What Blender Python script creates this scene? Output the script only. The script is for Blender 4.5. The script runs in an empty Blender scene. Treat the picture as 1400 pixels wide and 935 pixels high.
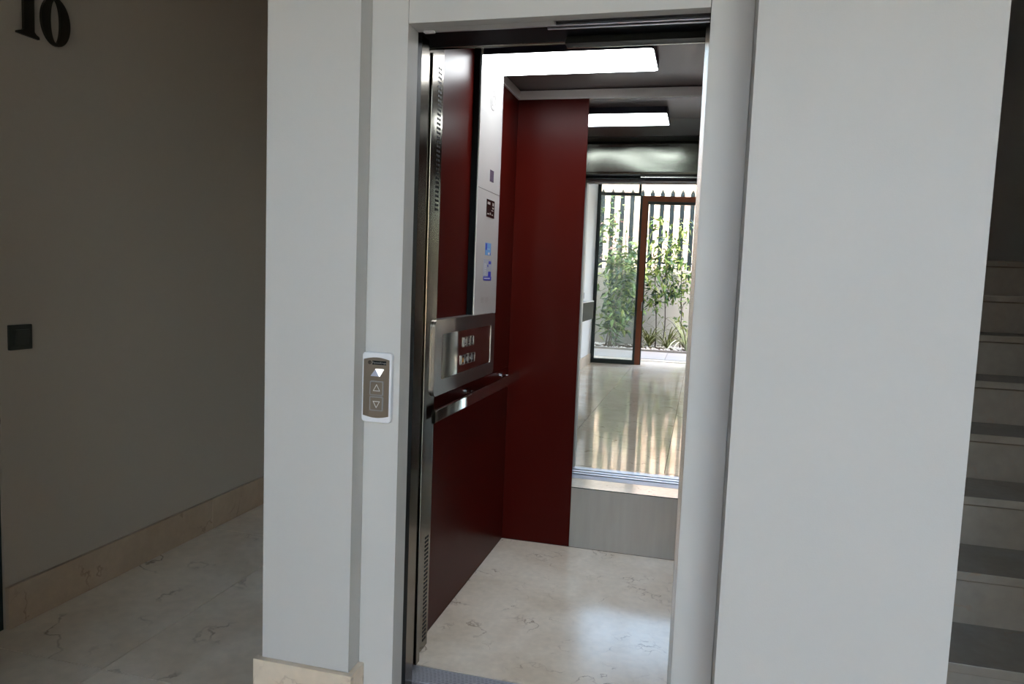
import bpy, bmesh, math, random
from mathutils import Vector, Matrix
random.seed(7)
D = bpy.data
SC = bpy.context.scene
COL = SC.collection

# ------------------------------------------------------------------ camera
F, H = 993.0, 1.29
YAW, PITCH, ROLL = 0.25227, 0.08798, 0.03872
fwd = Vector((-math.sin(YAW)*math.cos(PITCH), math.cos(YAW)*math.cos(PITCH), -math.sin(PITCH)))
rt = Vector((math.cos(YAW), math.sin(YAW), 0)); up = rt.cross(fwd)
c_, s_ = math.cos(ROLL), math.sin(ROLL)
r2 = c_*rt + s_*up; u2 = -s_*rt + c_*up
cam = D.objects.new('camera', D.cameras.new('camera'))
COL.objects.link(cam); SC.camera = cam
cam.data.sensor_width = 36; cam.data.lens = F/1400*36; cam.data.clip_start = .02
cam.matrix_world = Matrix(((r2.x, u2.x, -fwd.x, 0), (r2.y, u2.y, -fwd.y, 0), (r2.z, u2.z, -fwd.z, H), (0, 0, 0, 1)))

# ------------------------------------------------------------------ world, sun, exposure
SC.view_settings.view_transform = 'Standard'; SC.view_settings.look = 'None'
SC.view_settings.exposure = 1.1; SC.view_settings.gamma = 1
W = D.worlds.new('sky'); SC.world = W; W.use_nodes = True
nt = W.node_tree; bg = nt.nodes['Background']
sky = nt.nodes.new('ShaderNodeTexSky'); sky.sky_type = 'NISHITA'; sky.sun_disc = False
sky.sun_elevation = math.radians(58); sky.sun_rotation = math.radians(20); sky.air_density = 1.0; sky.dust_density = 3.0
tint = nt.nodes.new('ShaderNodeMixRGB'); tint.blend_type = 'MULTIPLY'; tint.inputs[0].default_value = 1; tint.inputs[2].default_value = (1.16, .97, .83, 1)
nt.links.new(sky.outputs[0], tint.inputs[1]); nt.links.new(tint.outputs[0], bg.inputs[0]); bg.inputs[1].default_value = 1.7
sun = D.objects.new('sun', D.lights.new('sun', 'SUN')); COL.objects.link(sun)
sun.data.energy = 5.0; sun.data.angle = math.radians(1.0); sun.data.color = (1, .95, .86)
sun.rotation_euler = (math.radians(-36), 0, math.radians(-8))     # from behind the building, high
CABLIGHT = 8

# ------------------------------------------------------------------ materials
def mat(name, col, rough=.5, metal=0, spec=.5, noise=None, bump=None, coat=0, emis=None, streak=None):
    m = D.materials.new(name); m.use_nodes = True; t = m.node_tree; b = t.nodes['Principled BSDF']
    b.inputs['Base Color'].default_value = (*col, 1); b.inputs['Roughness'].default_value = rough
    b.inputs['Metallic'].default_value = metal; b.inputs['Specular IOR Level'].default_value = spec
    b.inputs['Coat Weight'].default_value = coat; b.inputs['Coat Roughness'].default_value = .1
    tc = t.nodes.new('ShaderNodeTexCoord'); mp = t.nodes.new('ShaderNodeMapping')
    t.links.new(tc.outputs['Object'], mp.inputs[0])
    if streak: mp.inputs['Scale'].default_value = streak
    if noise:
        sc_, amt = noise
        n = t.nodes.new('ShaderNodeTexNoise'); n.inputs['Scale'].default_value = sc_; n.inputs['Detail'].default_value = 5
        t.links.new(mp.outputs[0], n.inputs[0])
        r = t.nodes.new('ShaderNodeMapRange'); r.inputs[3].default_value = 1-amt; r.inputs[4].default_value = 1+amt
        t.links.new(n.outputs[0], r.inputs[0])
        x = t.nodes.new('ShaderNodeVectorMath'); x.operation = 'SCALE'; x.inputs[0].default_value = col
        t.links.new(r.outputs[0], x.inputs['Scale']); t.links.new(x.outputs[0], b.inputs['Base Color'])
    if bump:
        sc_, st = bump
        n = t.nodes.new('ShaderNodeTexNoise'); n.inputs['Scale'].default_value = sc_; n.inputs['Detail'].default_value = 3
        t.links.new(mp.outputs[0], n.inputs[0])
        bp = t.nodes.new('ShaderNodeBump'); bp.inputs['Strength'].default_value = st; bp.inputs['Distance'].default_value = .002
        t.links.new(n.outputs[0], bp.inputs['Height']); t.links.new(bp.outputs[0], b.inputs['Normal'])
    if emis:
        b.inputs['Emission Color'].default_value = (*emis[0], 1); b.inputs['Emission Strength'].default_value = emis[1]
    return m

def marble(name, base, vein, rough, coordscale=1.0, veinamt=.6, world_pos=True):
    m = D.materials.new(name); m.use_nodes = True; t = m.node_tree; b = t.nodes['Principled BSDF']; L = t.links.new
    N = t.nodes.new
    g = N('ShaderNodeNewGeometry'); oi = N('ShaderNodeObjectInfo')
    add = N('ShaderNodeVectorMath'); add.operation = 'MULTIPLY_ADD'
    cmb = N('ShaderNodeCombineXYZ'); L(oi.outputs['Random'], cmb.inputs[0]); L(oi.outputs['Random'], cmb.inputs[1])
    add.inputs[1].default_value = (37, 53, 0); L(cmb.outputs[0], add.inputs[0]); L(g.outputs['Position'], add.inputs[2])
    n1 = N('ShaderNodeTexNoise'); n1.inputs['Scale'].default_value = 2.2*coordscale; n1.inputs['Detail'].default_value = 8; n1.inputs['Distortion'].default_value = .8
    L(add.outputs[0], n1.inputs[0])
    r1 = N('ShaderNodeValToRGB'); r1.color_ramp.elements[0].position = .33; r1.color_ramp.elements[1].position = .72
    r1.color_ramp.elements[0].color = (base[0]*.84, base[1]*.80, base[2]*.75, 1); r1.color_ramp.elements[1].color = (*base, 1)
    L(n1.outputs[0], r1.inputs[0])
    # veins: thin dark ridges of a warped voronoi edge distance
    n2 = N('ShaderNodeTexNoise'); n2.inputs['Scale'].default_value = 5*coordscale; n2.inputs['Detail'].default_value = 6
    L(add.outputs[0], n2.inputs[0])
    w = N('ShaderNodeVectorMath'); w.operation = 'MULTIPLY_ADD'; w.inputs[1].default_value = (.5, .5, .5)
    L(n2.outputs['Color'], w.inputs[0]); L(add.outputs[0], w.inputs[2])
    v = N('ShaderNodeTexVoronoi'); v.feature = 'DISTANCE_TO_EDGE'; v.inputs['Scale'].default_value = 2.4*coordscale
    L(w.outputs[0], v.inputs[0])
    r2_ = N('ShaderNodeValToRGB'); r2_.color_ramp.elements[0].color = (1, 1, 1, 1); r2_.color_ramp.elements[1].color = (0, 0, 0, 1); r2_.color_ramp.elements[1].position = .026
    L(v.outputs['Distance'], r2_.inputs[0])
    n3 = N('ShaderNodeTexNoise'); n3.inputs['Scale'].default_value = 4.5*coordscale; L(add.outputs[0], n3.inputs[0])
    r3 = N('ShaderNodeValToRGB'); r3.color_ramp.elements[0].position = .50; r3.color_ramp.elements[1].position = .66
    L(n3.outputs[0], r3.inputs[0])
    mu = N('ShaderNodeMath'); mu.operation = 'MULTIPLY'; L(r2_.outputs[0], mu.inputs[0]); L(r3.outputs[0], mu.inputs[1])
    mu2 = N('ShaderNodeMath'); mu2.operation = 'MULTIPLY'; L(mu.outputs[0], mu2.inputs[0]); mu2.inputs[1].default_value = veinamt
    mx = N('ShaderNodeMixRGB'); L(mu2.outputs[0], mx.inputs[0]); L(r1.outputs[0], mx.inputs[1]); mx.inputs[2].default_value = (*vein, 1)
    # fine speckle
    n4 = N('ShaderNodeTexNoise'); n4.inputs['Scale'].default_value = 22*coordscale; n4.inputs['Detail'].default_value = 6; L(add.outputs[0], n4.inputs[0])
    r4 = N('ShaderNodeMapRange'); r4.inputs[3].default_value = .85; r4.inputs[4].default_value = 1.12; L(n4.outputs[0], r4.inputs[0])
    sc2 = N('ShaderNodeVectorMath'); sc2.operation = 'SCALE'; L(mx.outputs[0], sc2.inputs[0]); L(r4.outputs[0], sc2.inputs['Scale'])
    L(sc2.outputs[0], b.inputs['Base Color'])
    b.inputs['Roughness'].default_value = rough; b.inputs['Specular IOR Level'].default_value = .55
    return m

def glassmat(name, tint, reflection_haze):
    m = D.materials.new(name); m.use_nodes = True; t = m.node_tree; t.nodes.clear(); N = t.nodes.new; L = t.links.new
    o = N('ShaderNodeOutputMaterial'); tr = N('ShaderNodeBsdfTransparent'); tr.inputs[0].default_value = (*tint, 1)
    gl = N('ShaderNodeBsdfGlossy'); gl.inputs['Roughness'].default_value = .0
    df = N('ShaderNodeBsdfDiffuse'); df.inputs[0].default_value = (.8, .85, .85, 1)
    fr = N('ShaderNodeFresnel'); fr.inputs[0].default_value = 1.5
    a = N('ShaderNodeMixShader'); L(fr.outputs[0], a.inputs[0]); L(tr.outputs[0], a.inputs[1]); L(gl.outputs[0], a.inputs[2])
    b = N('ShaderNodeMixShader'); b.inputs[0].default_value = reflection_haze; L(a.outputs[0], b.inputs[1]); L(df.outputs[0], b.inputs[2])  # white diffuse share stands in for reflections hazing the panes
    L(b.outputs[0], o.inputs[0]); return m

M = dict(
 hallpaint_lit=mat('lit_white_paint', (.86, .855, .84), .8),  # wall paint lightened to carry the daylight near the glass front
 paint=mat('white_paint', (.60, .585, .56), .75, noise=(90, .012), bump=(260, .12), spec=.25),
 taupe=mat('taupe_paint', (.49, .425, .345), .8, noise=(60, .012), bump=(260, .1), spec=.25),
 ceil=mat('ceiling_paint', (.74, .71, .66), .85),
 portal=mat('portal_lacquer', (.60, .588, .565), .55, spec=.3, noise=(3, .01)),
 red=mat('red_laminate', (.052, .0030, .0016), .31, spec=.09, noise=(1.5, .10), bump=(400, .03)),
 steel=mat('brushed_steel', (.56, .55, .52), .27, 1, noise=(60, .05), streak=(1, 1, 40)),
 satin=mat('satin_steel', (.36, .34, .325), .30, 1, noise=(40, .03), bump=(300, .05)),
 satin2=mat('column_steel', (.66, .645, .63), .42, .35, noise=(40, .02), coat=1.0),
 polish=mat('polished_steel', (.62, .60, .56), .05, 1),
 wavy=mat('transom_steel', (.23, .235, .205), .17, 1),
 kick=mat('kick_plate_steel', (.37, .375, .35), .34, 1, noise=(5, .12), streak=(6, 1, .7)),
 ceilmetal=mat('cab_ceiling_metal', (.145, .125, .12), .26, .15, spec=.3),
 cornice=mat('grey_cornice', (.78, .76, .72), .4),
 black=mat('black_metal', (.004, .006, .007), .5, spec=.12),
 darkgrey=mat('dark_grey_metal', (.03, .03, .026), .4, .2, spec=.25),
 doorsteel=mat('dark_door_steel', (.20, .175, .14), .16, 1),
 alu=mat('aluminium', (.60, .60, .63), .34, 1, noise=(40, .05), streak=(1, 30, 30)),
 sill=mat('sill_aluminium', (.58, .58, .64), .4, .55, noise=(30, .07), streak=(.6, 40, 1)),
 mirror=mat('mirror_silver', (.91, .95, .93), 0.0, 1),
 mirroredge=mat('mirror_edge', (.03, .05, .045), .2),
 marble=marble('cream_marble', (.95, .84, .70), (.16, .09, .05), .07),
 marblecab=marble('cab_floor_marble', (.95, .86, .74), (.25, .15, .09), .15, 1.6, .7),
 marbledim=marble('skirting_marble', (.88, .76, .62), (.20, .10, .05), .3, 1.3),
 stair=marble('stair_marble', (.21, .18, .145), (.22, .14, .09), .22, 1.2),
 groove=mat('dark_joint_and_shade', (.10, .07, .045), .9),  # dark joint backing; also the painted shade under stair nosings
 antr=mat('anthracite_plastic', (.045, .05, .04), .35),
 antr2=mat('dark_rocker', (.06, .063, .05), .4),
 bronze=mat('bronze_plate', (.27, .225, .175), .38, .8, noise=(80, .05), streak=(1, 1, 30)),
 white=mat('white_plastic', (.78, .79, .82), .35),
 grey=mat('grey_plastic', (.30, .29, .28), .4),
 print_=mat('pale_print', (.75, .74, .70), .5),
 digit=mat('dark_bronze_digit', (.035, .03, .018), .4, .3),
 shine=mat('lit_arrow', (.9, .93, 1), .4, emis=((.93, .96, 1), 1.1)),
 dimarrow=mat('unlit_arrow', (.42, .45, .55), .4),
 lamp=mat('light_diffuser', (.9, .9, .9), .5, emis=((.93, .97, 1), CABLIGHT)),
 lampside=mat('lamp_frame', (.012, .014, .03), .4),
 screen=mat('black_screen', (.012, .009, .009), .12),
 label=mat('screen_print', (.30, .26, .24), .5),
 violet=mat('sensor_window', (.09, .075, .11), .15),
 blue=mat('light_blue_sticker', (.13, .32, .62), .4),
 navy=mat('navy_sticker', (.02, .03, .42), .4),
 stickgrey=mat('grey_sticker', (.38, .39, .46), .5),
 amber=mat('amber_symbol', (.60, .26, .03), .4),
 chrome=mat('chrome', (.8, .8, .8), .08, 1),
 frame=mat('dark_green_steel', (.018, .032, .033), .4),
 wood=mat('red_brown_wood', (.17, .042, .012), .45, noise=(14, .25), streak=(1, 1, .08)),
 pane=glassmat('window_glass', (.93, .97, .96), .10),
 console=mat('olive_grey_console', (.085, .085, .064), .8, spec=.05),
 gwall=mat('garden_wall_render', (.43, .425, .40), .9, noise=(3, .06)),
 cope=mat('coping', (.56, .55, .51), .9),
 picket=mat('painted_picket', (.022, .034, .04), .8, spec=.1),
 stone=mat('sandstone', (.56, .47, .38), .95, noise=(9, .16), bump=(30, .4)),
 stone2=mat('pink_sandstone', (.56, .41, .33), .95, noise=(9, .2), bump=(30, .4)),
 mortar=mat('mortar', (.40, .34, .27), .95),
 terrace=mat('terrace_tile', (.26, .24, .215), .8, noise=(6, .08)),
 soil=mat('soil', (.08, .055, .035), .95, noise=(20, .3)),
 pebble=mat('white_pebble', (.80, .79, .76), .7),
 leaf=mat('bright_leaf', (.12, .22, .045), .4, noise=(3, .3)),
 leaf2=mat('yellow_green_leaf', (.27, .34, .08), .4, noise=(3, .2)),
 leaf3=mat('dark_leaf', (.035, .085, .04), .35, noise=(3, .3)),
 blade=mat('spider_blade', (.16, .185, .06), .45),
 blade2=mat('pale_blade', (.62, .66, .50), .45),
 stem=mat('dark_stem', (.055, .045, .04), .8),
 trunk=mat('grey_stem', (.22, .18, .14), .85),
 pink=mat('pink_blossom', (.75, .35, .33), .5),
 pale=mat('pale_render', (.72, .69, .64), .9),
 exterior=mat('exterior_render', (.60, .58, .54), .9),
 pavement=mat('pavement', (.42, .40, .37), .9, noise=(4, .08)),
 shaft=mat('shaft_dark', (.03, .03, .03), .9),
)

M['marbledarker'] = marble('darker_skirting_marble', (.55, .42, .30), (.16, .08, .04), .3, 1.3)  # skirting marble in a darker, browner tone
# ------------------------------------------------------------------ helpers
def inside(v):
    return [(x, max(y, gy(x)+.03), z) for x, y, z in v]
class MB:
    def __init__(s): s.v = []; s.f = []; s.mi = []; s.k = 0
    def add(s, vs, fs):
        o = len(s.v); s.v += [tuple(p) for p in vs]; s.f += [tuple(i+o for i in q) for q in fs]; s.mi += [s.k]*len(fs); return s
    def box(s, x0, x1, y0, y1, z0, z1):
        return s.add([(x0,y0,z0),(x1,y0,z0),(x1,y1,z0),(x0,y1,z0),(x0,y0,z1),(x1,y0,z1),(x1,y1,z1),(x0,y1,z1)],
            [(0,3,2,1),(4,5,6,7),(0,1,5,4),(1,2,6,5),(2,3,7,6),(3,0,4,7)])
    def prism(s, pts, axis, a, b):
        # pts: 2-D outline in the other two axes; extruded along axis from a to b
        def mk(p, t):
            if axis == 'x': return (t, p[0], p[1])
            if axis == 'y': return (p[0], t, p[1])
            return (p[0], p[1], t)
        n = len(pts); vs = [mk(p, a) for p in pts]+[mk(p, b) for p in pts]
        return s.add(vs, [tuple(range(n)), tuple(range(2*n-1, n-1, -1))]+[(i, i+n, (i+1) % n+n, (i+1) % n) for i in range(n)])
    def ring(s, outer, inner, axis, a, b):
        # frame between two outlines with equal point counts
        def mk(p, t):
            if axis == 'x': return (t, p[0], p[1])
            if axis == 'y': return (p[0], t, p[1])
            return (p[0], p[1], t)
        n = len(outer); vs = [mk(p, a) for p in outer]+[mk(p, a) for p in inner]+[mk(p, b) for p in outer]+[mk(p, b) for p in inner]; fs = []
        for i in range(n):
            j = (i+1) % n
            fs += [(i, j, n+j, n+i), (2*n+i, 3*n+i, 3*n+j, 2*n+j), (i, 2*n+i, 2*n+j, j), (n+i, n+j, 3*n+j, 3*n+i)]
        return s.add(vs, fs)
    def tube(s, pts, r0, r1=None, n=6):
        r1 = r0 if r1 is None else r1; P = [Vector(p) for p in pts]; m = len(P); vs = []
        for i, p in enumerate(P):
            d = (P[min(i+1, m-1)]-P[max(i-1, 0)]).normalized()
            a = d.cross(Vector((0, 0, 1)) if abs(d.z) < .9 else Vector((1, 0, 0))).normalized(); b = d.cross(a)
            r = r0+(r1-r0)*i/max(1, m-1)
            vs += [p+r*(math.cos(2*math.pi*k/n)*a+math.sin(2*math.pi*k/n)*b) for k in range(n)]
        fs = [(i*n+k, i*n+(k+1) % n, (i+1)*n+(k+1) % n, (i+1)*n+k) for i in range(m-1) for k in range(n)]
        fs += [tuple(range(n-1, -1, -1)), tuple((m-1)*n+k for k in range(n))]
        return s.add(vs, fs)
    def mesh(s, name, mats):
        me = D.meshes.new(name); me.from_pydata(s.v, [], s.f)
        for m in (mats if isinstance(mats, (list, tuple)) else [mats]): me.materials.append(m)
        if isinstance(mats, (list, tuple)):
            for p, k in zip(me.polygons, s.mi): p.material_index = k
        b = bmesh.new(); b.from_mesh(me); bmesh.ops.recalc_face_normals(b, faces=b.faces); b.to_mesh(me); b.free()
        return me
    def build(s, name, mats, parent=None, bevel=0, smooth=False, **props):
        # bring the mesh's origin to its base so that every object sits at its own place
        if s.v:
            xs = [p[0] for p in s.v]; ys = [p[1] for p in s.v]; zs = [p[2] for p in s.v]
            o = Vector(((min(xs)+max(xs))/2, (min(ys)+max(ys))/2, min(zs)))
        else: o = Vector()
        s.v = [tuple(Vector(p)-o) for p in s.v]
        ob = D.objects.new(name, s.mesh(name, mats)); COL.objects.link(ob)
        if parent:
            ob.parent = parent; o = o-world_off(parent)
        ob.location = o
        if smooth:
            for p in ob.data.polygons: p.use_smooth = True
        if bevel:
            m = ob.modifiers.new('bevel', 'BEVEL'); m.width = bevel; m.segments = 2; m.limit_method = 'ANGLE'
        for k, v in props.items(): ob[k] = v
        return ob
def world_off(o):
    w = Vector(o.location)
    while o.parent: o = o.parent; w += Vector(o.location)
    return w
def thing(name, label, cat, loc, group=None):
    o = D.objects.new(name, None); COL.objects.link(o); o.location = loc; o.empty_display_size = .1
    o['label'] = label; o['category'] = cat
    if group: o['group'] = group
    return o
def B(name, m, box, parent=None, bevel=0, **p): return MB().box(*box).build(name, m, parent, bevel, **p)
def S(name, m, boxes, parent=None, **p):
    mb = MB()
    for b in boxes: mb.box(*b)
    return mb.build(name, m, parent, kind='structure', **p)
def rrect(a0, a1, b0, b1, r, n=5):
    out = []
    for cx, cy, st in ((a1-r, b1-r, 0), (a0+r, b1-r, 90), (a0+r, b0+r, 180), (a1-r, b0+r, 270)):
        for i in range(n+1):
            t = math.radians(st+90*i/n); out.append((cx+r*math.cos(t), cy+r*math.sin(t)))
    return out

# ------------------------------------------------------------------ key dimensions
PY = 1.83              # portal face
PX0, PX1 = -.8895, .0817  # recess between pilaster and right wall
OX0, OX1, OZ = -.785, -.018, 1.943   # clear opening
CX0, CX1, CY0, CY1, CZ = -.89, .15, 2.166, 3.40, 2.166   # cab
HX0, HX1 = -1.66, 4.2  # hall side walls
FS = -.112             # slope of the facade line
FY = lambda x: -4.68+FS*(x+1.645)
HC = 2.75
HH = 5.6   # high part of the hall, towards the glass front
SX1 = 1.75

# ------------------------------------------------------------------ structure
fl = S('floor', M['groove'], [(-3.2, 5.3, -5.6, 1.868, -.12, -.014), (-3.2, -.9, 1.868, 5.6, -.12, -.014), (.3, 3.2, 1.868, 5.6, -.12, -.014)])
xs = [-1.775+.8*k for k in range(-2, 9)]; ys = [1.822+1.2*k for k in range(-6, 4)]
g = .002
for i, x in enumerate(xs):
    for j, y in enumerate(ys):
        x0, x1, y0, y1 = x+g, x+.8-g, y+g, y+1.2-g
        y0 = max(y0, -5.455)
        if y1 > 1.868 and x1 > -1.0 and x0 < .4:
            if y >= 1.8:
                if x0 < -1.1: x1 = min(x1, -1.05)
                elif x1 > .5: x0 = max(x0, .45)
                else: continue
        if x1-x0 < .05: continue
        B('floor_tile', M['marble'], (x0, x1, y0, y1, -.014, 0), fl)
S('trim_1', M['marble'], [(-1.05, .45, 1.822, 1.866, -.03, -.0005)])   # marble strip before the sill
# pilaster + front wall
S('wall_pilaster', M['paint'], [(-1.161, PX0, 1.767, 1.93, 0, HC)])
S('wall_shaft', M['paint'], [(-1.161, -1.11, 1.931, 5.0, 0, 2.75)])
S('wall_front', M['paint'], [(PX1, .559, 1.69, 1.80, 0, HC), (PX1, .14, 1.80, 1.93, 0, HC), (.42, .559, 1.80, 5.5, 0, 4.6)])
S('wall_above_lift', M['paint'], [(PX0, PX1, 1.767, 1.93, 2.36, HC), (-2.6, -1.161, 1.78, 1.93, 2.75, HC), (.559, SX1, 1.69, 1.80, 2.75, HC)])
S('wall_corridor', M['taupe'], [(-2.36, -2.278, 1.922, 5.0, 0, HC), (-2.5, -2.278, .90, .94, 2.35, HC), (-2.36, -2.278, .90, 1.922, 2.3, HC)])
S('wall_corridor_end', M['paint'], [(-2.36, -1.11, 5.0, 5.08, 0, HC)])
S('wall_left', M['hallpaint_lit'], [(HX0-.12, HX0, FY(HX0)-.05, .82, 0, HH), (-2.6, HX0-.12, .74, .82, 0, HC), (-2.6, -2.5, .74, 1.95, 0, HC)])
S('wall_right', M['paint'], [(HX1, HX1+.12, -5.6, 1.8, 0, HH)])
S('wall_stairwell_and_baffle', M['paint'], [(SX1, HX1, 1.69, 1.80, 0, HC), (SX1, SX1+.1, 1.80, 5.5, 0, 4.6), (SX1, SX1+.1, .3, 1.69, 0, HC)])  # last box: unseen partition added to block window light from the stairs
S('wall_landing', M['paint'], [(.42, SX1+.12, 5.5, 5.6, 0, 4.6)])
S('wall_stair_header', M['paint'], [(.559, SX1, 1.95, 2.0, 2.75, 4.6)])
S('ceiling', M['ceil'], [(-2.62, HX1+.12, -.6, 2.0, HC, HC+.1), (-2.62, HX1+.12, -5.6, -.5, HH, HH+.1), (-2.62, .5, 2.001, 5.2, 2.75, 2.85), (.4, SX1+.12, 1.9, 5.6, 4.5, 4.6)])
S('trim_upper_storeys', M['exterior'], [(-6, 6, -5.3, -.45, HH+.12, 9), (-6, 6, -.45, 1.9, HC+.12, 9), (-6, 6, 1.9, 8, 4.62, 9), (-6, -2.62, -4.6, 8, 0, 3.12), (4.33, 6, -5.5, 8, 0, 4.62), (1.9, 6, 1.85, 8, 0, 4.62), (-6, 6, 5.7, 8, 0, 4.62)])  # unseen building mass, sized to shade garden and forecourt
S('wall_upstand', M['paint'], [(HX0-.1, HX1+.12, -.6, -.5, HC+.1, HH)])
# door in the corridor's wall (its dark edge shows at the frame's left border)
d1 = S('door_1', M['frame'], [(-2.33, -2.285, 1.86, 1.92, 0, 2.3), (-2.33, -2.285, .94, .98, 0, 2.3), (-2.33, -2.285, .98, 1.86, 2.24, 2.3)])
B('door_leaf', M['black'], (-2.36, -2.32, .985, 1.855, .005, 2.235), d1, kind='structure')
# baseboards
bb = S('baseboard_corridor', M['groove'], [(-2.277, -2.268, 1.924, 4.99, .001, .145)])
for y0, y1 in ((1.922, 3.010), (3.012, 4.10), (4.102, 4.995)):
    B('skirting_stone', M['marbledarker'], (-2.278, -2.262, y0, y1, .0005, .152), bb, .0015)
bb = S('baseboard_pilaster', M['groove'], [(-1.17, -.88, 1.76, 1.765, .001, .17)])
B('skirting_stone', M['marbledim'], (-1.179, -.872, 1.748, 1.7665, .0005, .1785), bb, .0015)
B('skirting_stone', M['marbledim'], (PX0, -.872, 1.767, 1.8295, .0005, .1785), bb, .0015)
B('skirting_stone', M['marbledim'], (-1.179, -1.161, 1.767, 3.0, .0005, .1785), bb, .0015)
bb = S('baseboard_left', M['groove'], [(HX0, HX0+.006, -4.6, .8, .001, .145)])
for k in range(5):
    B('skirting_stone', M['marbledim'], (HX0, HX0+.018, -4.60+k*1.08, -4.60+k*1.08+1.078, .0005, .152), bb, .0015)
bb = S('baseboard_front', M['groove'], [(PX1+.005, .55, 1.68, 1.69, .001, .17)])
B('skirting_stone', M['marbledim'], (PX1-.002, .575, 1.672, 1.69, .0005, .1785), bb, .0015)

# ------------------------------------------------------------------ lift portal
po = thing('lift_portal', 'white lacquered steel portal framing the open lift, between pilaster and wall', 'door frame', (-.4, PY, 0))
B('jamb', M['portal'], (PX0+.001, OX0, PY, 1.90, 0, 2.36), po, .001)
B('jamb', M['portal'], (OX1, PX1-.001, PY, 1.90, 0, 2.36), po, .001)
B('head', M['portal'], (OX0+.001, OX1-.001, PY, 1.867, OZ, 2.36), po, .001)
B('head_return', M['portal'], (OX0+.001, -.405, 1.8671, 1.90, OZ, 2.0), po)
S_ = MB().box(-.405, OX1-.002, 1.8671, 1.913, 1.953, 1.96).build('head_slot', M['darkgrey'], po)
B('sensor_bead', M['white'], (-.765, -.735, 1.885, 1.899, OZ-.006, OZ-.0005), po, .002)

# header with the door tracks
hd = thing('door_header', 'black door track header with aluminium rails across the top of lift opening', 'door track', (-.4, 2.0, 1.94))
B('front_track', M['black'], (-.84, OX1-.002, 1.935, 1.995, 1.962, 2.05), hd)
B('rear_track', M['black'], (-.86, OX1-.002, 2.000, 2.112, 1.972, 2.06), hd)
B('track_backing', M['black'], (-.86, .02, 1.915, 2.12, 2.05, 2.12), hd)
B('track_lip', M['steel'], (-.84, -.40, 2.112, 2.118, 1.969, 1.975), hd)
MB().prism([(-.405, 1.99), (-.415, 1.953), (-.02, 1.953), (-.02, 1.99)], 'y', 2.075, 2.11).build('door_hanger', M['darkgrey'], hd)
B('hanger_lip', M['steel'], (-.415, -.02, 2.104, 2.111, 1.949, 1.953), hd)
B('rail', M['alu'], (-.775, -.02, 1.908, 1.915, 1.945, 1.951), hd, .001)
B('rail', M['alu'], (-.435, -.02, 1.934, 1.942, 1.946, 1.953), hd, .001)
B('screw', M['chrome'], (-.502, -.496, 1.93, 1.938, 1.954, 1.96), hd, .001)

# sliding doors stacked at the left: seen from their shining edges
dl = thing('landing_door', 'stacked stainless landing door leaves, only their edges show at opening left', 'lift door', (-.9, 2.0, 0))
B('door_leaf', M['doorsteel'], (-1.08, -.80, 1.963, 2.022, .012, 1.96), dl, .002)
B('shadow_gap_fill', M['black'], (-1.08, -.799, 1.904, 1.962, .012, 1.96), dl)  # black block stands in for the shadow gap beside the jamb
cd = thing('cab_door', 'stacked stainless lift cab door leaves behind the landing door at left', 'lift door', (-.95, 2.14, 0))
B('door_leaf', M['doorsteel'], (-1.08, -.84, 2.105, 2.132, .012, 1.965), cd, .0015)
B('door_leaf', M['doorsteel'], (-1.08, -.834, 2.140, 2.168, .012, 1.965), cd, .0015)
dr = thing('door_post', 'thin stainless closing post at the right edge of the lift opening', 'post', (-.02, 2.05, 0))
B('strip', M['steel'], (-.030, .05, 1.985, 2.01, .01, 1.96), dr, .001)
B('strip', M['steel'], (-.030, .05, 2.12, 2.17, .01, 1.96), dr, .001)

# sills
ls = thing('landing_sill', 'grooved aluminium landing sill in front of the lift cab', 'door sill', (-.4, 1.95, 0))
mb = MB().box(-.86, .05, 1.868, 2.05, -.03, -.006)
for a, b in ((1.868, 1.935), (1.955, 1.995), (2.015, 2.05)): mb.box(-.86, .05, a, b, -.006, 0)
mb.build('sill_profile', M['sill'], ls)
B('groove_bottom', M['black'], (-.86, .05, 1.935, 2.015, -.006, -.004), ls)

# ------------------------------------------------------------------ lift cab
cab = thing('elevator_cab', 'open lift cab with dark red panels, mirror, steel controls and marble floor', 'elevator', (-.37, 2.8, 0))
B('floor_slab', M['marblecab'], (CX0, CX1, CY0+.002, CY1, -.03, 0), cab)
cs = MB().box(-.86, .05, 2.072, CY0, -.03, -.003)
for k in range(11): cs.box(-.86, .05, 2.076+k*.008, 2.080+k*.008, -.003, 0)
cs.build('cab_sill', M['sill'], cab)
B('wall_panel', M['red'], (CX0-.03, CX0, 2.373, 2.742, .862, 2.165), cab, .001)
B('wall_panel', M['red'], (CX0-.03, CX0, 2.822, CY1, .862, 2.1252), cab, .001)
B('wall_panel', M['red'], (CX0-.03, CX0, 2.373, CY1, .003, .8600), cab, .001)
B('wall_panel', M['red'], (CX0, -.553, CY1, CY1+.03, .003, 2.125), cab, .001)
B('wall_panel', M['red'], (CX1, CX1+.03, 2.30, CY1, .003, 2.125), cab, .001)
B('panel_joint', M['black'], (CX0-.029, CX0-.004, 2.742, 2.822, 1.12, 2.125), cab)
B('cab_shell', M['shaft'], (CX0-.05, CX0-.035, 2.2, CY1+.05, -.03, 2.3), cab)
B('cab_shell', M['shaft'], (CX1+.032, CX1+.05, 2.2, CY1+.05, -.03, 2.3), cab)
B('cab_shell', M['shaft'], (CX0-.035, CX1+.032, CY1+.035, CY1+.05, -.03, 2.3), cab)
B('mirror', M['mirror'], (-.552, CX1, CY1-.001, CY1+.02, .2985, 2.125), cab)
B('mirror_edge', M['mirroredge'], (-.552, CX1, CY1-.002, CY1+.01, .2945, .298), cab)
B('kick_plate', M['kick'], (-.552, CX1, CY1-.0005, CY1+.02, .002, .294), cab)
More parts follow.
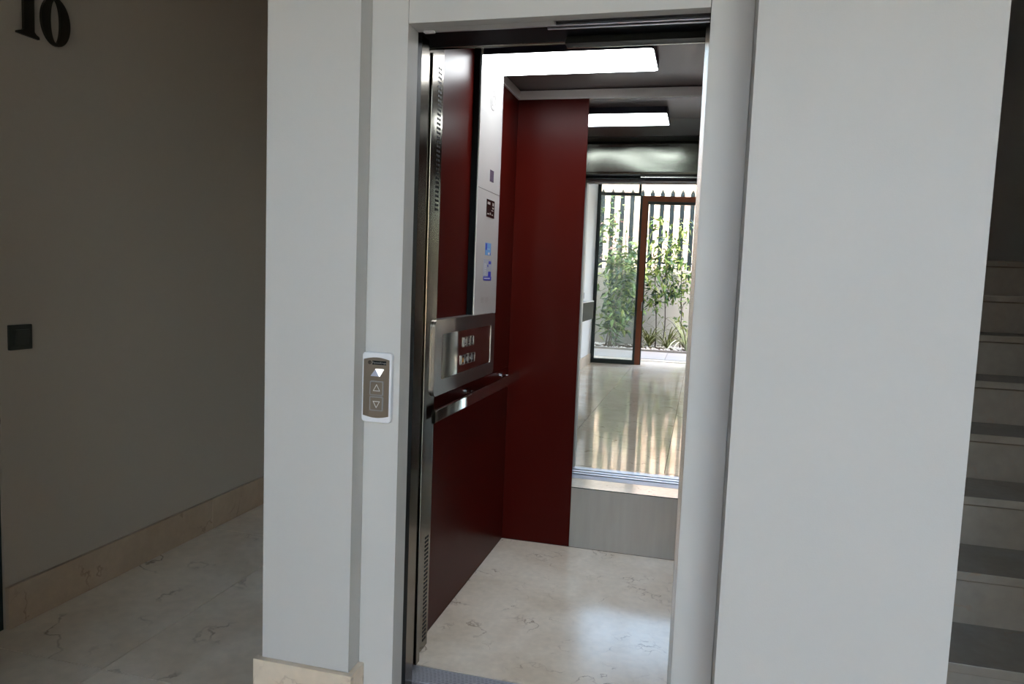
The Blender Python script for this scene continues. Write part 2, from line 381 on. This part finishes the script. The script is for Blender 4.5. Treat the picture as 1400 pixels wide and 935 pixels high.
# ceiling, cornice, light
B('ceiling_panel', M['ceilmetal'], (CX0, CX1, 2.28, CY1+.02, CZ+.003, CZ+.03), cab)
B('cornice', M['cornice'], (CX0, CX0+.010, 3.034, CY1, 2.1255, 2.1645), cab)
B('cornice', M['cornice'], (CX0+.010, CX1, CY1-.010, CY1, 2.1255, 2.1645), cab)
B('front_ledge', M['darkgrey'], (-.86, .12, 2.139, 2.279, 2.1665, 2.18), cab)
mb = MB(); nx, nz = 60, 12
for i in range(nx+1):
    for j in range(nz+1):
        x = -.86+.98*i/nx; t = j/nz; z = 1.967+.199*t
        mb.v.append((x, 2.126+.011*t+.0011*math.sin(x*9+1.3*math.sin(t*3.1)+.5)*math.sin(t*3.14)+.0005*math.sin(x*23+t*5)*t, z))
for i in range(nx):
    for j in range(nz):
        a = i*(nz+1)+j; mb.f.append((a, a+1, a+nz+2, a+nz+1)); mb.mi.append(0)
tp = mb.build('transom_panel', M['wavy'], cab, smooth=True)
so = tp.modifiers.new('thickness', 'SOLIDIFY'); so.thickness = .004; so.offset = 0
lt = MB().ring([(x, y) for x, y in rrect(CX0+.005, -.219, 2.738, 3.034, .018)], rrect(CX0+.01, -.222, 2.741, 3.031, .016), 'z', 2.1365, 2.1695).build('ceiling_light', M['lampside'], cab, label='long flush light strip, white and glowing')
MB().prism(rrect(CX0+.010, -.2222, 2.7412, 3.0308, .016), 'z', 2.1368, 2.16).build('diffuser', M['lamp'], lt)
# entrance column with the perforated light curtain strip
ec = MB().box(-.885, -.86, 2.178, 2.302, .003, 2.0).box(-.92, -.885, 2.175, 2.373, .003, 2.16).build('entrance_column', M['doorsteel'], cab)
def perf(z0, z1):
    mb = MB(); z = z0
    while z < z1:
        for r in range(2):
            y = 2.257+r*.018
            mb.add([(-.8594, y, z+r*.0), (-.8594, y+.014, z), (-.8594, y+.014, z+.0075), (-.8594, y, z+.0075)], [(0, 1, 2, 3)])
        z += .0145
    return mb
perf(1.50, 1.95).build('perforation', M['black'], ec, kind='stuff')
perf(.03, .40).build('perforation', M['black'], ec, kind='stuff')
# display column
dc = MB().box(CX0-.02, -.861, 2.722, 3.033, 1.135, 2.1655).build('display_column', M['satin2'], cab, .0015)
B('column_side', M['black'], (CX0-.01, -.866, 2.7155, 2.7218, 1.14, 2.16), dc)
B('seam', M['darkgrey'], (-.8612, -.8606, 2.7225, 3.0325, 1.6357, 1.6372), dc)
kx = .861/.85
def onc(y): return y*kx
def zc(z): return H+(z-H)*kx
B('sensor_window', M['violet'], (-.862, -.8600, onc(2.8385), onc(2.8915), zc(1.673), zc(1.719)), dc)
ds = B('display_screen', M['screen'], (-.862, -.8595, onc(2.806), onc(2.917), zc(1.53), zc(1.600)), dc)
mb = MB()
for (a, b, c, d) in ((.10, .42, .72, .86), (.72, .88, .70, .88), (.72, .90, .52, .62), (.60, .84, .40, .44), (.10, .30, .14, .22), (.42, .52, .15, .28), (.66, .80, .15, .2)):
    y0, y1, z0, z1 = onc(2.806), onc(2.917), zc(1.53), zc(1.600)
    mb.box(-.8594, -.8590, y0+(y1-y0)*a, y0+(y1-y0)*b, z0+(z1-z0)*c, z0+(z1-z0)*d)
mb.build('screen_print', M['label'], ds, kind='stuff')
st = B('sticker', M['blue'], (-.862, -.8602, onc(2.809), onc(2.889), zc(1.377), zc(1.427)), dc, label='light blue sticker with dark figure')
MB().box(-.8601, -.8597, onc(2.812), onc(2.832), zc(1.398), zc(1.424)).box(-.8601, -.8597, onc(2.872), onc(2.884), zc(1.380), zc(1.387)).build('figure', M['navy'], st, kind='stuff')
MB().box(-.8601, -.8597, onc(2.848), onc(2.872), zc(1.380), zc(1.389)).box(-.8601, -.8597, onc(2.836), onc(2.872), zc(1.402), zc(1.4035)).build('sticker_text', M['print_'], st)
st = B('sticker', M['stickgrey'], (-.862, -.8602, onc(2.792), onc(2.905), zc(1.291), zc(1.3615)), dc, label='grey and navy sticker with small print')
MB().box(-.8601, -.8597, onc(2.791), onc(2.905), zc(1.276), zc(1.2915)).box(-.8601, -.8597, onc(2.858), onc(2.898), zc(1.292), zc(1.312)).box(-.8601, -.8597, onc(2.862), onc(2.896), zc(1.342), zc(1.354)).box(-.8601, -.8597, onc(2.846), onc(2.858), zc(1.33), zc(1.34)).build('sticker_band', M['navy'], st)
mb = MB()
for k in range(7): mb.box(-.8596, -.8593, onc(2.803+.012*k), onc(2.811+.012*k), zc(1.2815), zc(1.2865))
for k in range(6): mb.box(-.8601, -.8597, onc(2.80), onc(2.83), zc(1.30+.008*k), zc(1.302+.008*k))
mb.build('sticker_text', M['print_'], st)
# small engraved speaker dots and ring
def ringpts(cy, cz, r, n=20, sy=1): return [(cy+r*sy*math.cos(2*math.pi*i/n), cz+r*math.sin(2*math.pi*i/n)) for i in range(n)]
mb = MB().ring(ringpts(2.885, 2.000, .040, 24), ringpts(2.885, 2.000, .037, 24), 'x', -.8612, -.8603).ring(ringpts(2.885, 2.000, .022), ringpts(2.885, 2.000, .0195), 'x', -.8612, -.8603)
mb.build('engraved_ring', M['satin'], dc)
mb = MB()
for k in range(4):
    for j in range(2):
        mb.box(-.8612, -.8605, 2.81+j*.06, 2.85+j*.06, zc(1.205)-.006*k, zc(1.205)-.006*k+.0015)
mb.build('engraved_lines', M['satin'], dc)
# control panel
px = .851
cp = MB().ring(rrect(2.272, 2.996, .880, 1.1395, .022), rrect(2.341, 2.941, .930, 1.0895, .012), 'x', -.885, -.851).build('control_panel', M['satin'], cab, label='wide satin steel plate above the handrail with polished button field')
MB().prism(rrect(2.3425, 2.9395, .9315, 1.088, .011), 'x', -.870, -.853).build('button_field', M['polish'], cp)
def button2(y0, z0, kind):
    me = MB(); me.prism(rrect(y0, y0+.038, z0, z0+.037, .003, 2), 'x', -.854, -.8505); me.k = 1
    me.ring(rrect(y0, y0+.038, z0, z0+.037, .003, 2), rrect(y0+.002, y0+.036, z0+.002, z0+.035, .003, 2), 'x', -.8506, -.8494)
    me.box(-.8494, -.8488, y0, y0+.006, z0+.030, z0+.037)
    me.k = 2; X0, X1 = -.8504, -.8498
    cy, cz = y0+.019, z0+.0185
    if kind == 'bell': me.k = 3; me.prism([(cy-.007, cz-.008), (cy+.007, cz-.008), (cy+.003, cz+.009), (cy-.003, cz+.009)], 'x', X0, X1)
    elif kind == 'open': me.prism([(cy-.012, cz), (cy-.002, cz-.009), (cy-.002, cz+.009)], 'x', X0, X1); me.prism([(cy+.012, cz), (cy+.002, cz+.009), (cy+.002, cz-.009)], 'x', X0, X1)
    elif kind == 'close': me.prism([(cy-.002, cz), (cy-.012, cz-.009), (cy-.012, cz+.009)], 'x', X0, X1); me.prism([(cy+.002, cz), (cy+.012, cz+.009), (cy+.012, cz-.009)], 'x', X0, X1)
    elif kind == 'key': me.box(X0, X1, cy-.009, cy-.006, cz-.01, cz+.01)
    else:
        me.box(X0, X1, cy-.003, cy+.002, cz-.004, cz+.013); me.box(X0, X1, cy-.004, cy+.005, cz-.013, cz-.007)
        if kind == 'M': me.box(X0, X1, cy+.004, cy+.007, cz-.004, cz+.013)
    return me.build('push_button', [M['screen'], M['steel'], M['grey'], M['amber']], cp)
for k, s in enumerate(('M', '1', '2')): button2(2.577+k*.0425, 1.024, s)
for k, s in enumerate(('bell', 'open', 'close', 'key')): button2(2.554+k*.0428, .958, s)
# handrail
hr = MB().prism(rrect(-.842, -.828, .798, .845, .005, 3), 'y', 2.235, 3.372).build('handrail', M['polish'], cab)
for y in (2.745, 3.275):
    MB().tube([(-.889, y, .832), (-.862, y, .832), (-.848, y, .828), (-.841, y, .822)], .006, n=10).build('bracket', M['chrome'], hr, smooth=True)
    MB().tube([(-.8898, y, .832), (-.884, y, .832)], .014, n=16).build('bracket_rose', M['chrome'], hr)

# ------------------------------------------------------------------ call panel at the portal
ca = thing('call_panel', 'white call panel with brown plate, lit arrow and two arrow buttons on portal', 'lift button panel', (-.845, PY, .88))
def arcrect(x0, x1, z0, z1, sag, n=8):
    out = [(x1+(x0-x1)*i/n, z1+sag*math.sin(math.pi*i/n)) for i in range(n+1)]
    out += [(x0+(x1-x0)*i/n, z0-sag*math.sin(math.pi*i/n)) for i in range(n+1)]
    return out
MB().prism(rrect(-.889, -.802, .880, 1.0735, .010), 'y', 1.8135, PY).build('housing', M['white'], ca, .003)
MB().prism(arcrect(-.884, -.808, .899, 1.054, .006), 'y', 1.8125, 1.816).build('face_plate', M['bronze'], ca)
Yf = 1.8124
mb = MB().ring(ringpts(-.866, 1.0455, .0048, 16), ringpts(-.866, 1.0455, .0030, 16), 'y', Yf-.0006, Yf+.001).box(-.8672, -.8648, Yf-.0006, Yf+.001, 1.0435, 1.0475)
mb.build('emblem', M['black'], ca)
pl = B('name_plate', M['black'], (-.858, -.8175, Yf-.0006, Yf+.001, 1.040, 1.0508), ca)
def text(body, size, loc, rot, m, name, parent, ext=.0002):
    cu = D.curves.new(name, 'FONT'); cu.body = body; cu.size = size; cu.extrude = ext; cu.align_x = 'CENTER'; cu.align_y = 'CENTER'; cu.resolution_u = 2
    o = D.objects.new(name, cu); COL.objects.link(o)
    dg = bpy.context.evaluated_depsgraph_get(); me = D.meshes.new_from_object(o.evaluated_get(dg)); me.materials.clear(); me.materials.append(m)
    D.objects.remove(o); o = D.objects.new(name, me); COL.objects.link(o); o.rotation_euler = rot
    o.parent = parent; o.location = Vector(loc)-world_off(parent); return o
text('ThyssenKrupp', .0075, (-.8378, Yf-.0009, 1.0455), (math.pi/2, 0, 0), M['grey'], 'lettering', pl)
MB().prism([(-.863, 1.008), (-.8365, 1.008), (-.8490, 1.0275)], 'y', Yf-.0008, Yf+.001).build('direction_arrow', M['dimarrow'], ca, label='unlit lilac up arrow')
MB().prism([(-.8485, 1.0285), (-.8240, 1.0285), (-.8360, 1.0075)], 'y', Yf-.0012, Yf+.001).build('direction_arrow', M['shine'], ca, label='lit white down arrow')
for z0, up_ in ((.956, 1), (.9135, 0)):
    bt = MB(); bt.prism(rrect(-.863, -.8235, z0, z0+.039, .003, 3), 'y', Yf-.0016, Yf+.001)
    bt.k = 1; bt.ring(rrect(-.8635, -.823, z0-.0005, z0+.0395, .0032, 3), rrect(-.861, -.8265, z0+.002, z0+.0365, .003, 3), 'y', Yf-.0030, Yf+.001)
    bo = bt.build('call_button', [M['bronze'], M['grey']], ca)
    cx, cz = -.8435, z0+.019
    tri = lambda r: [(cx-r*.9, cz-r*.62), (cx+r*.9, cz-r*.62), (cx, cz+r)] if up_ else [(cx-r*.9, cz+r*.62), (cx, cz-r), (cx+r*.9, cz+r*.62)]
    MB().ring(tri(.0120), tri(.0090), 'y', Yf-.0021, Yf-.0012).build('arrow_outline', M['print_'], bo)

# ------------------------------------------------------------------ on the corridor wall
nb = thing('house_number', 'dark raised serif numerals one and zero high on the shaded left wall', 'number sign', (-2.27, 2.1, 2.04))
DX0, DX1 = -2.272, -2.262
one = [(2.001, 2.044), (2.086, 2.044), (2.086, 2.050), (2.084, 2.054), (2.074, 2.057), (2.067, 2.064), (2.067, 2.212), (2.060, 2.212), (2.048, 2.206), (2.030, 2.200), (2.004, 2.194), (2.004, 2.189), (2.018, 2.189), (2.026, 2.186), (2.027, 2.180), (2.027, 2.064), (2.020, 2.057), (2.008, 2.054), (2.001, 2.050)]
mb = MB(); mb.prism(one, 'x', DX0, DX1).build('numeral', M['digit'], nb)
n = 40
mb = MB().ring([(2.1545+.0595*math.cos(2*math.pi*i/n), 2.1275+.0835*math.sin(2*math.pi*i/n)) for i in range(n)],
          [(2.1525+.0205*math.cos(2*math.pi*i/n), 2.1275+.0735*math.sin(2*math.pi*i/n)) for i in range(n)], 'x', DX0, DX1)
mb.build('numeral', M['digit'], nb)
sw = thing('light_switch', 'square anthracite light switch on the shaded left corridor wall', 'switch', (-2.278, 1.996, .975))
MB().prism(rrect(1.953, 2.040, .977, 1.064, .003, 3), 'x', -2.278, -2.268).build('switch_frame', M['antr'], sw, .001)
MB().prism([(-2.268, .993), (-2.264, .993), (-2.2585, 1.047), (-2.268, 1.047)], 'y', 1.971, 2.024).build('rocker', M['antr2'], sw)
# hall wall things that show in the mirror
o = thing('socket', 'small grey wall switch on the white hall wall above the console', 'switch', (HX0, -3.62, 1.03))
MB().prism(rrect(-3.72, -3.54, 1.03, 1.115, .004, 3), 'x', HX0, HX0+.010).build('switch_frame', M['grey'], o)
MB().prism(rrect(-3.705, -3.635, 1.040, 1.105, .003, 3), 'x', HX0+.010, HX0+.013).build('rocker', M['stickgrey'], o)
MB().prism(rrect(-3.625, -3.555, 1.040, 1.105, .003, 3), 'x', HX0+.010, HX0+.013).build('rocker', M['stickgrey'], o)
o = thing('wall_console', 'olive grey wall-hung console seen in the mirror on the hall wall', 'console', (-1.6, -3.2, .73))
B('body', M['console'], (HX0, -1.548, -4.0, -2.2, .73, .985), o, .002)
B('top_board', M['cornice'], (HX0, -1.545, -4.0, -2.2, .9855, 1.000), o, .002)

# ------------------------------------------------------------------ staircase
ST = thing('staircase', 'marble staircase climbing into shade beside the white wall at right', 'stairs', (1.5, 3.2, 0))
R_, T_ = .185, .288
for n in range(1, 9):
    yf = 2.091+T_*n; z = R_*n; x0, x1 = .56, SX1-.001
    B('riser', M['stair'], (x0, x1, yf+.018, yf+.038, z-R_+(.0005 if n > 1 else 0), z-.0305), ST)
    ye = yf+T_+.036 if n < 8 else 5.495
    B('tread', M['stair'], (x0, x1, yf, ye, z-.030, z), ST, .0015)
    B('nosing_shadow_strip', M['groove'], (x0, x1, yf+.012, yf+.03, z-.0355, z-.0302), ST)  # dark strip puts the shade under each nosing into colour

# ------------------------------------------------------------------ glazed facade (seen in the mirror)
ang = math.atan(FS)
def fpart(mb, name, m, parent, **p):
    # local u along the facade, v outwards(-)/inwards(+), rotated about (-1.645, FY)
    cs, sn = math.cos(ang), math.sin(ang)
    mb.v = [(-1.645+u*cs-v*sn, -4.68+u*sn+v*cs, z) for u, v, z in mb.v]
    return mb.build(name, m, parent, **p)
U = lambda x: (x+1.645)/math.cos(ang)
wn = fpart(MB().box(U(-1.66), U(-1.605), -.05, .02, 0, HH).box(U(-1.605), U(-1.005), -.05, .02, 0, .067).box(U(-1.605), U(-1.005), -.05, .02, 2.632, 2.678)
    .box(U(-1.035), U(-.995), -.05, .02, 2.678, HH).box(U(-1.005), U(-.972), -.05, .02, 0, 2.632).box(U(-1.605), U(4.2), -.05, .02, HH-.09, HH), 'window_1', M['frame'], None, kind='structure')
fpart(MB().box(U(-1.607), U(-1.003), -.022, -.016, .066, 2.633), 'pane', M['pane'], wn, kind='structure')
fpart(MB().box(U(-1.607), U(-1.033), -.022, -.016, 2.677, HH-.089), 'pane', M['pane'], wn, kind='structure')
fpart(MB().box(U(-.997), U(.22), -.022, -.016, 2.677, HH-.089), 'pane', M['pane'], wn, kind='structure')
d2 = fpart(MB().box(U(-.972), U(-.890), -.045, .03, 0, 2.632).box(U(-.890), U(.14), -.045, .03, 2.55, 2.632).box(U(.14), U(.22), -.045, .03, 0, 2.632), 'door_2', M['wood'], None, kind='structure')
fpart(MB().box(U(-.890), U(-.874), -.03, .02, 0, 2.55).box(U(-.874), U(.14), -.03, .02, 2.505, 2.55), 'door_stop', M['frame'], d2, kind='structure')
fpart(MB().box(U(-.906), U(-.896), .03, .034, .852, .99), 'strike_plate', M['chrome'], d2, kind='structure')
for n_, (a0, a1) in enumerate(((.22, 1.5), (1.5, 2.85), (2.85, 4.2))):
    w2 = fpart(MB().box(U(a0+.001), U(a0+.07), -.05, .02, 0, HH-.091).box(U(a0+.07), U(a1-.05), -.05, .02, 0, .067).box(U(a0+.07), U(a1-.05), -.05, .02, 2.632, 2.678)
        .box(U(a1-.05), U(a1-.001), -.05, .02, 0, HH-.091), 'window_%d' % (n_+2), M['frame'], None, kind='structure')
    fpart(MB().box(U(a0+.069), U(a1-.049), -.022, -.016, .066, HH-.12), 'pane', M['pane'], w2, kind='structure')

xx = -1.45
for k in range(11):
    fpart(MB().box(U(xx-.02), U(xx+.02), -.045, .015, 3.0, HH-.09), 'mullion', M['frame'], wn, kind='structure'); xx += .52
fpart(MB().box(U(-1.6), U(4.15), -.048, .018, 4.05, 4.12), 'transom', M['frame'], wn, kind='structure')
fpart(MB().box(U(-1.6), U(4.15), -.048, .018, 2.98, 3.04), 'transom', M['frame'], wn, kind='structure')
# ------------------------------------------------------------------ front garden
Yv = lambda y: 6.8-y
te = S('floor_terrace', M['groove'], [(-6, 9, -7.2, -5.46, -.12, -.02)])
S('trim_threshold', M['marble'], [(-1.9, 5.2, -5.74, -5.46, -.05, -.001)])
B('drain_slot', M['black'], (-1.9, 2.4, -5.80, -5.742, -.05, -.006), te, kind='structure')
for i in range(13):
    for j in range(2):
        x0 = -2.95+i*.6; y0 = -7.17+j*.685
        B('paving_tile', M['terrace'], (x0+.003, x0+.597, y0+.003, y0+.679, -.03, -.003+random.uniform(-.001, .001)), te)
S('floor_bed', M['soil'], [(-6, 1.3, -9.3, -7.2, -.12, -.012)])
GS = -.07
def gy(x, y0=-8.77): return y0+GS*(x+.8)
def slab(x0, x1, y0, th, z0, z1):
    mb = MB(); mb.add([(x0, gy(x0, y0), z0), (x1, gy(x1, y0), z0), (x1, gy(x1, y0)-th, z0), (x0, gy(x0, y0)-th, z0),
        (x0, gy(x0, y0), z1), (x1, gy(x1, y0), z1), (x1, gy(x1, y0)-th, z1), (x0, gy(x0, y0)-th, z1)], [(0,1,2,3),(4,5,6,7),(0,1,5,4),(1,2,6,5),(2,3,7,6),(3,0,4,7)]); return mb
gw = slab(-6, 1.3, -8.77, .2, -.1, 1.455).build('wall_garden', M['gwall'], None, kind='structure')
slab(-6, 1.3, -8.76, .22, 1.4555, 1.578).build('coping', M['cope'], gw, kind='structure')
S('floor_forecourt', M['terrace'], [(1.3, 9, -9.3, -7.2, -.12, -.012)])
S('wall_garden_side', M['gwall'], [(-3.4, -3.2, -9.0, -5.1, -.1, 2.6)])
# pickets
fe = thing('picket_fence', 'dark grey steel picket fence with pointed tops on the garden wall', 'fence', (-.8, -8.85, 1.578))
pme = None; base_x = -2.14
for k in range(-9, 17):
    x = base_x+.2055*k; w = .045
    y = gy(x)-.09
    if pme is None:
        mb = MB().prism([(-w, 0), (w, 0), (w, 1.575), (0, 1.675), (-w, 1.575)], 'y', -.010, .010); pme = mb.mesh('picket', M['picket'])
    o = D.objects.new('picket', pme); COL.objects.link(o); o.parent = fe; o.location = Vector((x, y, 1.5785))-Vector(fe.location)
for z in (1.70,):
    x0, x1 = base_x-.2055*9-.05, base_x+.2055*16+.05
    slab(x0, x1, -8.871, .012, z, z+.04).build('fence_rail', M['picket'], fe)
S('wall_low_opposite', M['pale'], [(2.4, 9, -12.6, -12.3, -.1, 1.3)])  # unseen low wall, added pale to bounce sunlight towards the hall
S('floor_street', M['pavement'], [(-9, 9, -18, -9.3, -.12, -.03)])
# sunlit stone wall behind
sw_ = S('wall_stone', M['mortar'], [(-8, 2.2, -12.2, -11.75, -.1, 4.6)])
zz = .9; row = 0; cnt = 0
while zz < 4.6 and cnt < 296:
    hgt = random.uniform(.17, .24); x = -3.2+random.uniform(-.2, 0)
    while x < 1.4 and cnt < 296:
        wd = random.uniform(.22, .42)
        y1 = -11.75+random.uniform(.015, .03)
        B('stone', M['stone2'] if random.random() < .3 else M['stone'], (x+.006, x+wd-.006, -11.74, y1, zz+.006, zz+hgt-.006), sw_, kind='structure'); cnt += 1
        x += wd
    zz += hgt
# pebbles
mb = MB(); 
for k in range(900):
    x = random.uniform(-2.6, 1.2); y = random.uniform(-8.5, -7.28)
    if k % 2: y = random.uniform(-8.55, -8.2)
    if -1.9 < x < -1.1 and k % 3: y = random.uniform(-7.7, -7.29)
    r = random.uniform(.015, .035); h = r*.7
    mb.add([(x-r, y, 0), (x, y-r, 0), (x+r, y, 0), (x, y+r, 0), (x, y, h)], [(0,1,4),(1,2,4),(2,3,4),(3,0,4)])
mb.v = [(a, b, c-.011) for a, b, c in mb.v]
mb.build('gravel', M['pebble'], None, kind='stuff', label='white pebbles strewn over the planting bed by the garden wall', category='gravel')
kb = thing('kerb', 'low pale stone kerb along the planting bed', 'kerb', (-.8, -7.2, 0))
for k in range(6): B('kerb_stone', M['terrace'], (-3.15+k*.9, -3.15+k*.9+.895, -7.24, -7.17, -.02, .035), kb, .003)

def leafy(mb, c, L, wd, yaw, pitch, roll=0):
    d = Vector((math.cos(yaw)*math.cos(pitch), math.sin(yaw)*math.cos(pitch), math.sin(pitch)))
    s = d.cross(Vector((0, 0, 1))).normalized(); nn = s.cross(d)
    s = s*math.cos(roll)+nn*math.sin(roll); c = Vector(c)
    mb.add([c, c+d*L*.35+s*wd/2-nn*.1*L*0, c+d*L-nn*L*.12, c+d*L*.35-s*wd/2, c+d*L*.4+nn*wd*.18], [(0, 1, 4), (1, 2, 4), (2, 3, 4), (3, 0, 4)])
def foliage(pts, spread, nleaf, L, parent, name='foliage', mats=('leaf', 'leaf2', 'leaf3')):
    mb = MB()
    for k in range(nleaf):
        a = random.choice(pts); t = random.random()
        c = Vector(a)+Vector((random.gauss(0, spread), random.gauss(0, spread), random.gauss(0, spread)))
        if c.z < .08: c.z = .1+random.random()*.2
        mb.k = random.choices((0, 1, 2), (5, 3, 3))[0]
        l = L*random.uniform(.7, 1.3)
        leafy(mb, c, l, l*.36, random.uniform(0, 6.28), random.uniform(-1.0, .5), random.uniform(-.8, .8))
    mb.v = inside(mb.v)
    return mb.build(name, [M[m] for m in mats], parent, kind='stuff')
# dense climber-like shrub behind the fixed pane
sh = thing('leafy_shrub', 'dense leafy shrub with many stems behind the fixed pane of the glass front', 'shrub', (-1.68, -7.95, 0))
pts = []
for k in range(8):
    x0 = -1.95+random.uniform(0, .35); y0 = -7.95+random.uniform(-.25, .3); p = Vector((x0, y0, -.01)); line = [p.copy()]
    top = random.uniform(1.5, 2.2) if k else 2.85
    for j in range(9):
        p = p+Vector((random.gauss(.015, .05), random.gauss(0, .05), top/9)); p.x = min(max(p.x, -2.2), -1.42)
        line.append(p.copy())
        if p.z > .35: pts += [p.copy()]*(3 if p.z < 1.9 else 1)
        if .5 < p.z < 1.9 and j % 2: pts.append(Vector((p.x+.25, p.y, p.z)))
    MB().tube(line, .014, .006, 5).build('stem', M['trunk'], sh, smooth=True)
foliage([p for p in pts if p.z < 2.05], .135, 1300, .18, sh)
foliage([Vector((-1.83+random.gauss(0, .06), -7.95, z/100)) for z in range(200, 285, 5)], .12, 130, .15, sh, 'crown_foliage')
# three slender shrubs behind the open door
def slender(x, xt, y, top, kinks, lab, fol):
    o = thing('slender_shrub', lab, 'shrub', (x, y, 0))
    line = []
    for j in range(13):
        t = j/12; line.append(Vector((x+(xt-x)*t+kinks*math.sin(t*7)*(1-t), y+.04*math.sin(t*9), -.01+top*t)))
    MB().tube(line, .013, .004, 6).build('stem', M['stem'], o, smooth=True)
    cl = []
    for (z, dx, r, nl) in fol:
        t = z/top; c = Vector((x+(xt-x)*t+dx, y, z)); cl.append((c, r, nl))
        if abs(dx) > .05:
            MB().tube([line[max(0, min(12, int(t*12)-1))], (c+line[int(min(12, t*12))])/2+Vector((0, 0, .02)), c], .005, .003, 5).build('twig', M['stem'], o)
    mb = MB()
    for c, r, nl in cl:
        for k in range(nl):
            q = c+Vector((random.gauss(0, r), random.gauss(0, r), random.gauss(0, r*1.1)))
            mb.k = random.choices((0, 1, 2), (5, 4, 2 if c.z > 1.4 else 5))[0]; l = .16*random.uniform(.7, 1.3)
            leafy(mb, q, l, l*.34, random.uniform(0, 6.28), random.uniform(-1.2, .3), random.uniform(-.8, .8))
    mb.v = inside(mb.v)
    mb.build('foliage', [M['leaf'], M['leaf2'], M['leaf3']], o, kind='stuff')
    return o
slender(-.86, -1.0, -8.30, 2.62, .03, 'slender shrub nearest the wooden door jamb, leafy in the middle and top',
    [(2.5, .02, .10, 26), (2.2, -.02, .10, 26), (1.9, -.10, .10, 24), (1.7, .08, .10, 26), (1.45, -.05, .12, 34), (1.25, .0, .12, 40), (1.05, .05, .11, 40), (.82, .02, .10, 30), (1.9, .12, .1, 24), (.95, -.12, .08, 16)])
slender(-.73, -.72, -8.34, 2.35, .05, 'slender shrub with a bare lower stem, middle one of three behind the open door',
    [(2.25, .0, .10, 26), (2.0, .06, .10, 30), (1.75, .10, .11, 36), (1.55, -.02, .10, 36), (1.4, .06, .11, 38), (1.25, .16, .10, 34), (1.1, .22, .10, 30), (1.6, -.14, .08, 20)])
slender(-.37, -.44, -8.30, 2.62, .02, 'slender shrub with tall straight stem farthest from the wooden door jamb',
    [(2.45, .03, .09, 22), (2.2, -.05, .10, 26), (2.0, -.12, .11, 34), (1.75, .02, .11, 30), (1.5, .10, .10, 30), (1.35, .18, .09, 24), (1.2, -.10, .10, 30), (.95, .10, .09, 20), (.55, .02, .09, 22)])
def spider(x, y, n, L, lab, pale=0):
    o = thing('spider_plant', lab, 'plant', (x, y, 0), None)
    for pi in range(2):
        mb = MB()
        for k in range(n if pi == 0 else pale):
            a = random.uniform(0, 6.28); l = L*random.uniform(.6, 1.15); rise = random.uniform(.35, 1.1); w = .016 if pi == 0 else .028
            if pi: a = random.uniform(.9, 2.2); rise = .5
            pr = []; side = Vector((-math.sin(a), math.cos(a), 0))
            for j in range(6):
                t = j/5; r = l*(t*.9); z = l*(rise*2.0*t-1.15*rise*t*t-.35*t*t)
                pr.append((Vector((x+r*math.cos(a), y+r*math.sin(a), max(.0, z)-.005)), w*(1-t*.85)))
            vs = []
            for c, ww in pr: vs += [c-side*ww, c+Vector((0, 0, -ww*.3)), c+side*ww]
            mb.add(vs, [(3*j+i, 3*j+i+1, 3*j+i+4, 3*j+i+3) for j in range(5) for i in range(2)])
        mb.v = inside(mb.v)
        if mb.v: mb.build('blades', M['blade'] if pi == 0 else M['blade2'], o, kind='stuff')
spider(-.98, -8.25, 55, .62, 'spider plant with arching olive blades beside the wooden door jamb')
spider(-.62, -8.15, 40, .75, 'spider plant with long thin blades between the slender shrubs')
spider(-.22, -7.85, 48, .85, 'large spider plant with a few broad pale blades near terrace edge', pale=4)
# a few pink blossoms on the dense shrub's top
mb = MB()
for k in range(26):
    c = (random.uniform(-2.0, -1.45), -7.7+random.uniform(-.1, .1), random.choice((2.45, 2.15, 1.95, 1.85))+random.gauss(0, .06)); leafy(mb, c, .07, .06, random.uniform(0, 6), random.uniform(-.5, .8))
mb.build('blossoms', M['pink'], sh, kind='stuff')
